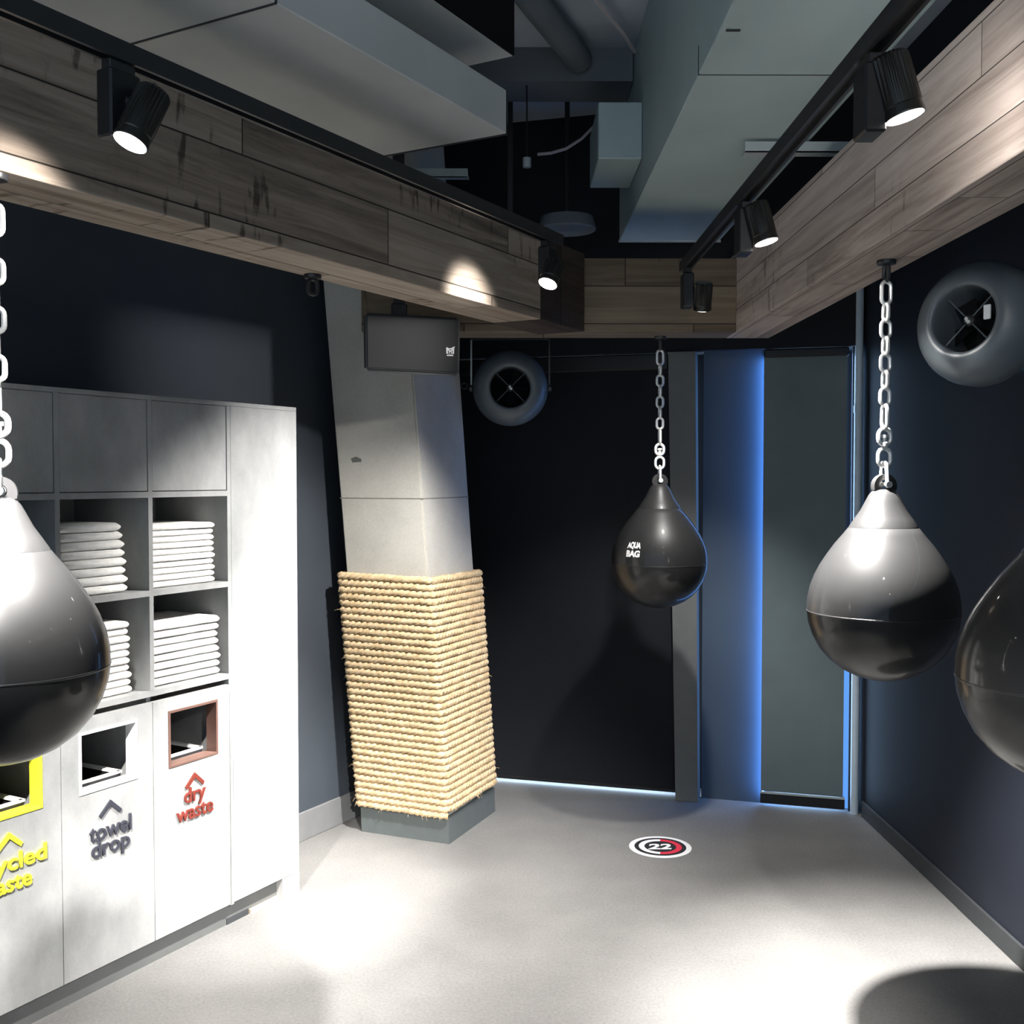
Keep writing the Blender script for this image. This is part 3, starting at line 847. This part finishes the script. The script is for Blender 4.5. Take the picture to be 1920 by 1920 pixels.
bm = bmesh.new(); box(bm, SF, -0.072, -0.012, -0.14, -0.07, 0.095, 0.16, bev=0.004); box(bm, SF, -0.065, -0.02, -0.13, -0.08, 0.16, CEIL - 2.11)
obj('mount_bracket', bm, M_darkm, sp)

# ------------------------------------------------------------------ ceiling services
t = thing('air_duct', 'wide grey rectangular duct above the left beam', 'duct', LF.p(-1, 0.4, 2.75))
obj('casing', boxbm(LF, -3.6, 0.129, -0.10, 0.915, 2.75, 2.895, bev=0.003), M_duct, t)
bm = bmesh.new(); box(bm, LF, -1.012, -1.006, -0.10, 0.917, 2.747, 2.897); obj('flange_seam', bm, M_base, t)
obj('end_flange', boxbm(LF, 0.125, 0.131, -0.102, 0.917, 2.746, 2.897), M_base, t)
t = thing('air_duct', 'higher grey duct with a black side, above the wide left duct', 'duct', LF.p(-1, 0.5, 3.05))
obj('casing', boxbm(LF, -3.6, 0.236, 0.2, 0.878, 3.05, CEIL - 0.01), M_duct, t)
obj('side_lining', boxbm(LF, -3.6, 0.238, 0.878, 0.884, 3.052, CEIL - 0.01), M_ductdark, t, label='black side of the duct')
t = thing('air_duct', 'long grey duct above the right track', 'duct', (1.0, 3, 2.72))
obj('casing', boxbm(WORLD, 0.535, 1.012, -1.0, 5.12, 2.72, CEIL - 0.005, bev=0.003), M_duct2, t)
bm = bmesh.new(); box(bm, WORLD, 0.532, 1.014, 5.105, 5.122, 2.712, 2.722); obj('end_flange', bm, M_strut, t)
obj('seam', boxbm(WORLD, 0.5335, 1.0135, 3.018, 3.022, 2.7185, 2.80), M_base, t)
obj('clip', boxbm(WORLD, 0.55, 0.585, 2.715, 2.722, 2.716, 2.72), M_base, t)
t = thing('junction_box', 'grey box fixed to the side of the right duct', 'box', (0.46, 4.5, 2.85))
obj('box_body', boxbm(WORLD, 0.360, 0.533, 4.25, 4.68, 2.85, 3.07, bev=0.004), M_duct2, t)
# overhead beams
tag(obj('soffit_rib', boxbm(WORLD, -0.35, 0.53, 4.55, 4.80, 3.26, CEIL), M_ceil2), 'dark ceiling rib crossing between the two ducts', 'ceiling rib')
bm = bmesh.new(); tube(bm, [Vector((0.06, 3.85, 3.33)), Vector((0.30, 4.5, 3.33))], 0.055, 12)
tag(obj('conduit_pipe', bm, M_ceil2, smooth=True), 'dark diagonal pipe under the ceiling between the ducts', 'pipe')
bm = bmesh.new(); tube(bm, [Vector((0.270, 3.85, 3.36)), Vector((0.34, 4.02, 3.35)), Vector((0.45, 4.25, 3.345)), Vector((0.522, 4.42, 3.33))], 0.008, 6)
tag(obj('cable', bm, M_cable, smooth=True), 'pale cable running across the ceiling towards the right duct', 'cable')
bm = bmesh.new(); tube(bm, [Vector((0.40, 4.9, 3.19)), Vector((0.34, 4.9, 3.13)), Vector((0.27, 4.9, 3.085)), Vector((0.2, 4.9, 3.065)), Vector((0.14, 4.9, 3.06))], 0.007, 6)
tag(obj('cable', bm, M_cable, smooth=True), 'pale cable sagging beside the grey box on the duct', 'cable')
t = thing('round_diffuser', 'dark round ceiling diffuser above the back beam', 'diffuser', (0.28, 5.0, 2.76))
bm = bmesh.new(); lathe(bm, (0.28, 5.0, 2.74), (0, 0, 1), [(0.0, 0.012), (0.03, 0.012), (0.035, 0.02), (0.11, 0.02), (0.13, 0.0), (0.135, 0.006), (0.12, 0.06), (0.06, 0.075), (0.0, 0.075)], 40); obj('dish', bm, M_ceil2, t, True)
bm = bmesh.new(); tube(bm, [Vector((0.28, 5.0, 2.81)), Vector((0.28, 5.0, CEIL))], 0.012, 8); obj('stem', bm, M_darkm, t, True)
t = thing('ceiling_sensor', 'small white cylinder sensor hanging in the dark ceiling', 'sensor', (0.086, 4.6, 2.935))
bm = bmesh.new(); lathe(bm, (0.086, 4.6, 2.915), (0, 0, 1), [(0, 0), (0.016, 0), (0.018, 0.004), (0.018, 0.04), (0, 0.04)], 16); obj('sensor_body', bm, M_strut, t, True)
bm = bmesh.new(); tube(bm, [Vector((0.086, 4.6, 2.955)), Vector((0.086, 4.6, CEIL))], 0.004, 6); obj('stem', bm, M_darkm, t, True)
# support channels
t = thing('support_channel', 'pale metal support channel behind the left track', 'channel', (-0.36, 4.6, 2.88))
bm = bmesh.new(); box(bm, WORLD, -0.57, -0.160, 4.58, 4.62, 2.868, 2.872); box(bm, WORLD, -0.57, -0.165, 4.58, 4.584, 2.868, 2.905); box(bm, WORLD, -0.57, -0.165, 4.616, 4.62, 2.868, 2.905); obj('channel', bm, M_strut, t)
bm = bmesh.new(); tube(bm, [Vector((-0.442, 4.6, 2.87)), Vector((-0.442, 4.6, CEIL))], 0.008, 6); obj('rod', bm, M_strut, t, True)
t = thing('support_channel', 'pale metal support channel with a drop rod beside the right track', 'channel', (1.0, 3.6, 2.7))
bm = bmesh.new(); box(bm, WORLD, 0.79, 1.26, 3.58, 3.63, 2.675, 2.679); box(bm, WORLD, 0.79, 1.26, 3.58, 3.584, 2.675, 2.710); obj('channel', bm, M_strut, t)
bm = bmesh.new(); tube(bm, [Vector((1.172, 3.60, 2.679)), Vector((1.172, 3.60, CEIL))], 0.007, 6)
obj('rod', bm, M_strut, t, True)

# ------------------------------------------------------------------ tracks and spot lamps
def track(fr, x0, x1, label, rods):
    t = thing('light_track', label, 'track', fr.p((x0 + x1) / 2, 0, 0))
    bm = bmesh.new()
    box(bm, fr, x0, x1, -0.018, 0.018, 0.012, 0.034)
    box(bm, fr, x0, x1, -0.018, -0.010, -0.002, 0.012); box(bm, fr, x0, x1, 0.010, 0.018, -0.002, 0.012)
    obj('rail', bm, M_darkm, t)
    for r in rods:
        bm = bmesh.new(); tube(bm, [fr.p(r, 0, 0.034), fr.p(r, 0, rods[r] - fr.o.z)], 0.006, 6); obj('drop_rod', bm, M_darkm, t, True)
    return t
TZ = 2.372
LTF = Frame(LF.p(0, 1.08, TZ), LF.x, LF.y)
track(LTF, -3.8, 0.19, 'black light track along the left beam', {-3.3: CEIL - 0.002})
RTF = Frame((0.668, 0, TZ), (0, 1, 0), (-1, 0, 0))
track(RTF, 0.2, 4.06, 'black light track along the right beam', {0.6: 2.715})

def spot_lamp(fr, s, axis, label, body_off, lit=True, L=0.115, R=0.033, box_h=0.125, box_len=0.072):
    """fr: track frame; s along it; axis: direction the lamp points; body_off: (along, across, down) of the barrel centre"""
    t = thing('spot_lamp', label, 'lamp', fr.p(s, 0, 0), 'track spot lamps')
    bm = bmesh.new(); box(bm, fr, s - 0.03, s + 0.03, -0.012, 0.012, -0.022, -0.003, bev=0.002); obj('track_adapter', bm, M_darkm, t)
    bm = bmesh.new(); box(bm, fr, s - box_len / 2, s + box_len / 2, -0.020, 0.020, -0.022 - box_h, -0.022, bev=0.004); obj('driver_box', bm, M_dark, t)
    c = fr.p(s + body_off[0], body_off[1], body_off[2])
    d = Vector(axis).normalized(); x, y, _ = basis(d)
    bm = bmesh.new()
    # finned barrel
    nf = 26; ring = []
    prof = [(-L / 2, 0.86), (-L / 2 + 0.006, 1.0), (L / 2 - 0.02, 1.0), (L / 2 - 0.018, 0.96), (L / 2 - 0.003, 1.02), (L / 2, 1.0)]
    rings = []
    for h, k in prof:
        rr = []
        for i in range(nf * 2):
            a = PI * i / nf
            q = R * k * (1.0 if (i % 2 == 0 or h > L / 2 - 0.021) else 0.90)
            rr.append(bm.verts.new(c + d * h + (x * math.cos(a) + y * math.sin(a)) * q))
        rings.append(rr)
    for a_, b_ in zip(rings[:-1], rings[1:]):
        for i in range(nf * 2):
            j = (i + 1) % (nf * 2); bm.faces.new([a_[i], a_[j], b_[j], b_[i]])
    bm.faces.new(rings[0]); bm.faces.new(rings[-1][::-1])
    barrel = obj('barrel', bm, M_fin, t)
    bm = bmesh.new(); lathe(bm, c, d, [(0, L / 2 + 0.0004), (R * 0.93, L / 2 + 0.0004), (R * 0.90, L / 2 + 0.0010), (0, L / 2 + 0.0013)], 28)
    obj('lens', bm, M_lens if lit else M_dark, t, True, label='glowing white lens' if lit else None)
    # pivot arm
    bm = bmesh.new(); tube(bm, [fr.p(s, 0, -0.06), c], 0.009, 8); obj('pivot', bm, M_darkm, t, True)
    return c + d * (L / 2 + 0.012), d

LIGHTS = []
def spot(loc, target, power, size_deg, blend=0.5, col=(1, 0.965, 0.92), rad=0.028, name='spot_light'):
    ld = bpy.data.lights.new(name, 'SPOT'); ld.energy = power; ld.color = col
    ld.spot_size = math.radians(size_deg); ld.spot_blend = blend; ld.shadow_soft_size = rad
    o = link(name, ld); o.location = loc
    d = Vector(target) - Vector(loc)
    o.rotation_euler = d.to_track_quat('-Z', 'Y').to_euler()
    return o

def Lw(s, t_, z): return LF.p(s, t_, z)
p1, d1 = spot_lamp(LTF, -1.628, LF.x * -0.44 + LF.y * -0.14 + Vector((0, 0, -1)), 'nearest lit black spot lamp on the left track, above the towel cabinet', (0.013, 0.047, -0.106))
p2, d2 = spot_lamp(LTF, 0.112, LF.x * -0.55 + LF.y * -0.10 + Vector((0, 0, -1)), 'lit black spot lamp at the far end of the left track', (-0.060, 0.045, -0.118), L=0.085, R=0.032)
p3, d3 = spot_lamp(RTF, 1.99, (0.28, -0.05, -1), 'nearer lit black spot lamp on the right track', (-0.03, -0.038, -0.066), L=0.115, R=0.036)
p4, d4 = spot_lamp(RTF, 3.04, (0.26, -0.10, -1), 'second lit black spot lamp on the right track, further from the camera', (-0.055, -0.036, -0.070), L=0.112, R=0.034)
p5, d5 = spot_lamp(RTF, 3.985, (0.02, 0.42, -1), 'black spot lamp with its lens hidden, at the far end of the right track', (-0.05, -0.050, -0.112), lit=True, L=0.10)
p0, d0 = spot_lamp(RTF, 0.95, (0.3, 0.1, -1), 'spot lamp of the right track nearest the camera, out of frame', (-0.05, -0.05, -0.08))

POW = 1.0
# lamps on the tracks: a core beam, some with a wide spill too
spot(p1, (-1.03, 2.15, 1.50), 900 * POW, 36, 1.0)
spot(p1, LF.p(-1.66, 0.797, 2.11), 50 * POW, 66, 1.0)
AX2 = LF.x * 0.14 + LF.y * -0.95 + Vector((0, 0, -1.5))
spot(p2, p2 + AX2, 430 * POW, 90, 0.8)
spot(p2, p2 + AX2 + LF.x * -0.10, 900 * POW, 46, 1.0)
spot(p2, LF.p(0.08, 0.797, 2.17), 62 * POW, 60, 1.0)
spot(p3, (1.40, 2.1, 0.9), 9 * POW, 90, 0.8)
spot(p3, (0.95, 2.25, 2.30), 9 * POW, 140, 0.8)
spot(p4, (1.10, 3.04, 0.6), 1400 * POW, 58, 1.0)
spot(p4, (1.053, 2.985, 1.86), 40 * POW, 56, 0.8)
spot(p5, (0.64, 4.85, 0.2), 115 * POW, 80, 0.7)
spot(p0, (1.4, 1.2, 1.4), 5 * POW, 110, 0.8)
spot(p0, (0.95, 1.50, 2.44), 45 * POW, 60, 0.9)
# further lamp on the left track, nearer the camera and outside the frame
spot(LF.p(-2.3, 1.10, 2.24), (-1.02, 2.16, 1.45), 1200 * POW, 36, 1.0)
spot((0.68, -0.10, 2.24), (0.0, 2.75, 0.0), 2300 * POW, 44, 1.0)  # unseen spot added to brighten the foreground floor

# ------------------------------------------------------------------ world
w = bpy.data.worlds.new('World'); SC.world = w; w.use_nodes = True
nt = w.node_tree; bg = nt.nodes['Background']
# the rest of the dim room: a lit floor below, a dark ceiling above
tc = N(nt, 'ShaderNodeTexCoord'); sp = N(nt, 'ShaderNodeSeparateXYZ'); nt.links.new(tc.outputs['Generated'], sp.inputs[0])
mr = N(nt, 'ShaderNodeMapRange', interpolation_type='SMOOTHSTEP'); mr.inputs['From Min'].default_value = -0.65; mr.inputs['From Max'].default_value = 0.12
nt.links.new(sp.outputs['Z'], mr.inputs['Value'])
ra = N(nt, 'ShaderNodeValToRGB'); nt.links.new(mr.outputs['Result'], ra.inputs['Fac'])
ra.color_ramp.elements[0].color = (0.76, 0.90, 1.0, 1); ra.color_ramp.elements[1].color = (0.085, 0.125, 0.18, 1)
nt.links.new(ra.outputs['Color'], bg.inputs['Color']); bg.inputs['Strength'].default_value = 3.3

# ------------------------------------------------------------------ camera
cam = bpy.data.cameras.new('camera'); co = link('camera', cam)
cam.sensor_fit = 'HORIZONTAL'; cam.sensor_width = 36.0; cam.lens = 2008.0 / 1920.0 * 36.0
cam.clip_start = 0.05
co.location = (0, 0, 1.6)
co.rotation_euler = (math.radians(90 - 1.88), 0, math.radians(-0.285))
SC.camera = co

SC.view_settings.view_transform = 'Standard'
SC.view_settings.look = 'None'
SC.view_settings.gamma = 1.0
SC.view_settings.use_curve_mapping = False
SC.view_settings.exposure = 0.0
SC.cycles.use_denoising = True
SC.cycles.sample_clamp_indirect = 6.0
SC.cycles.max_bounces = 8
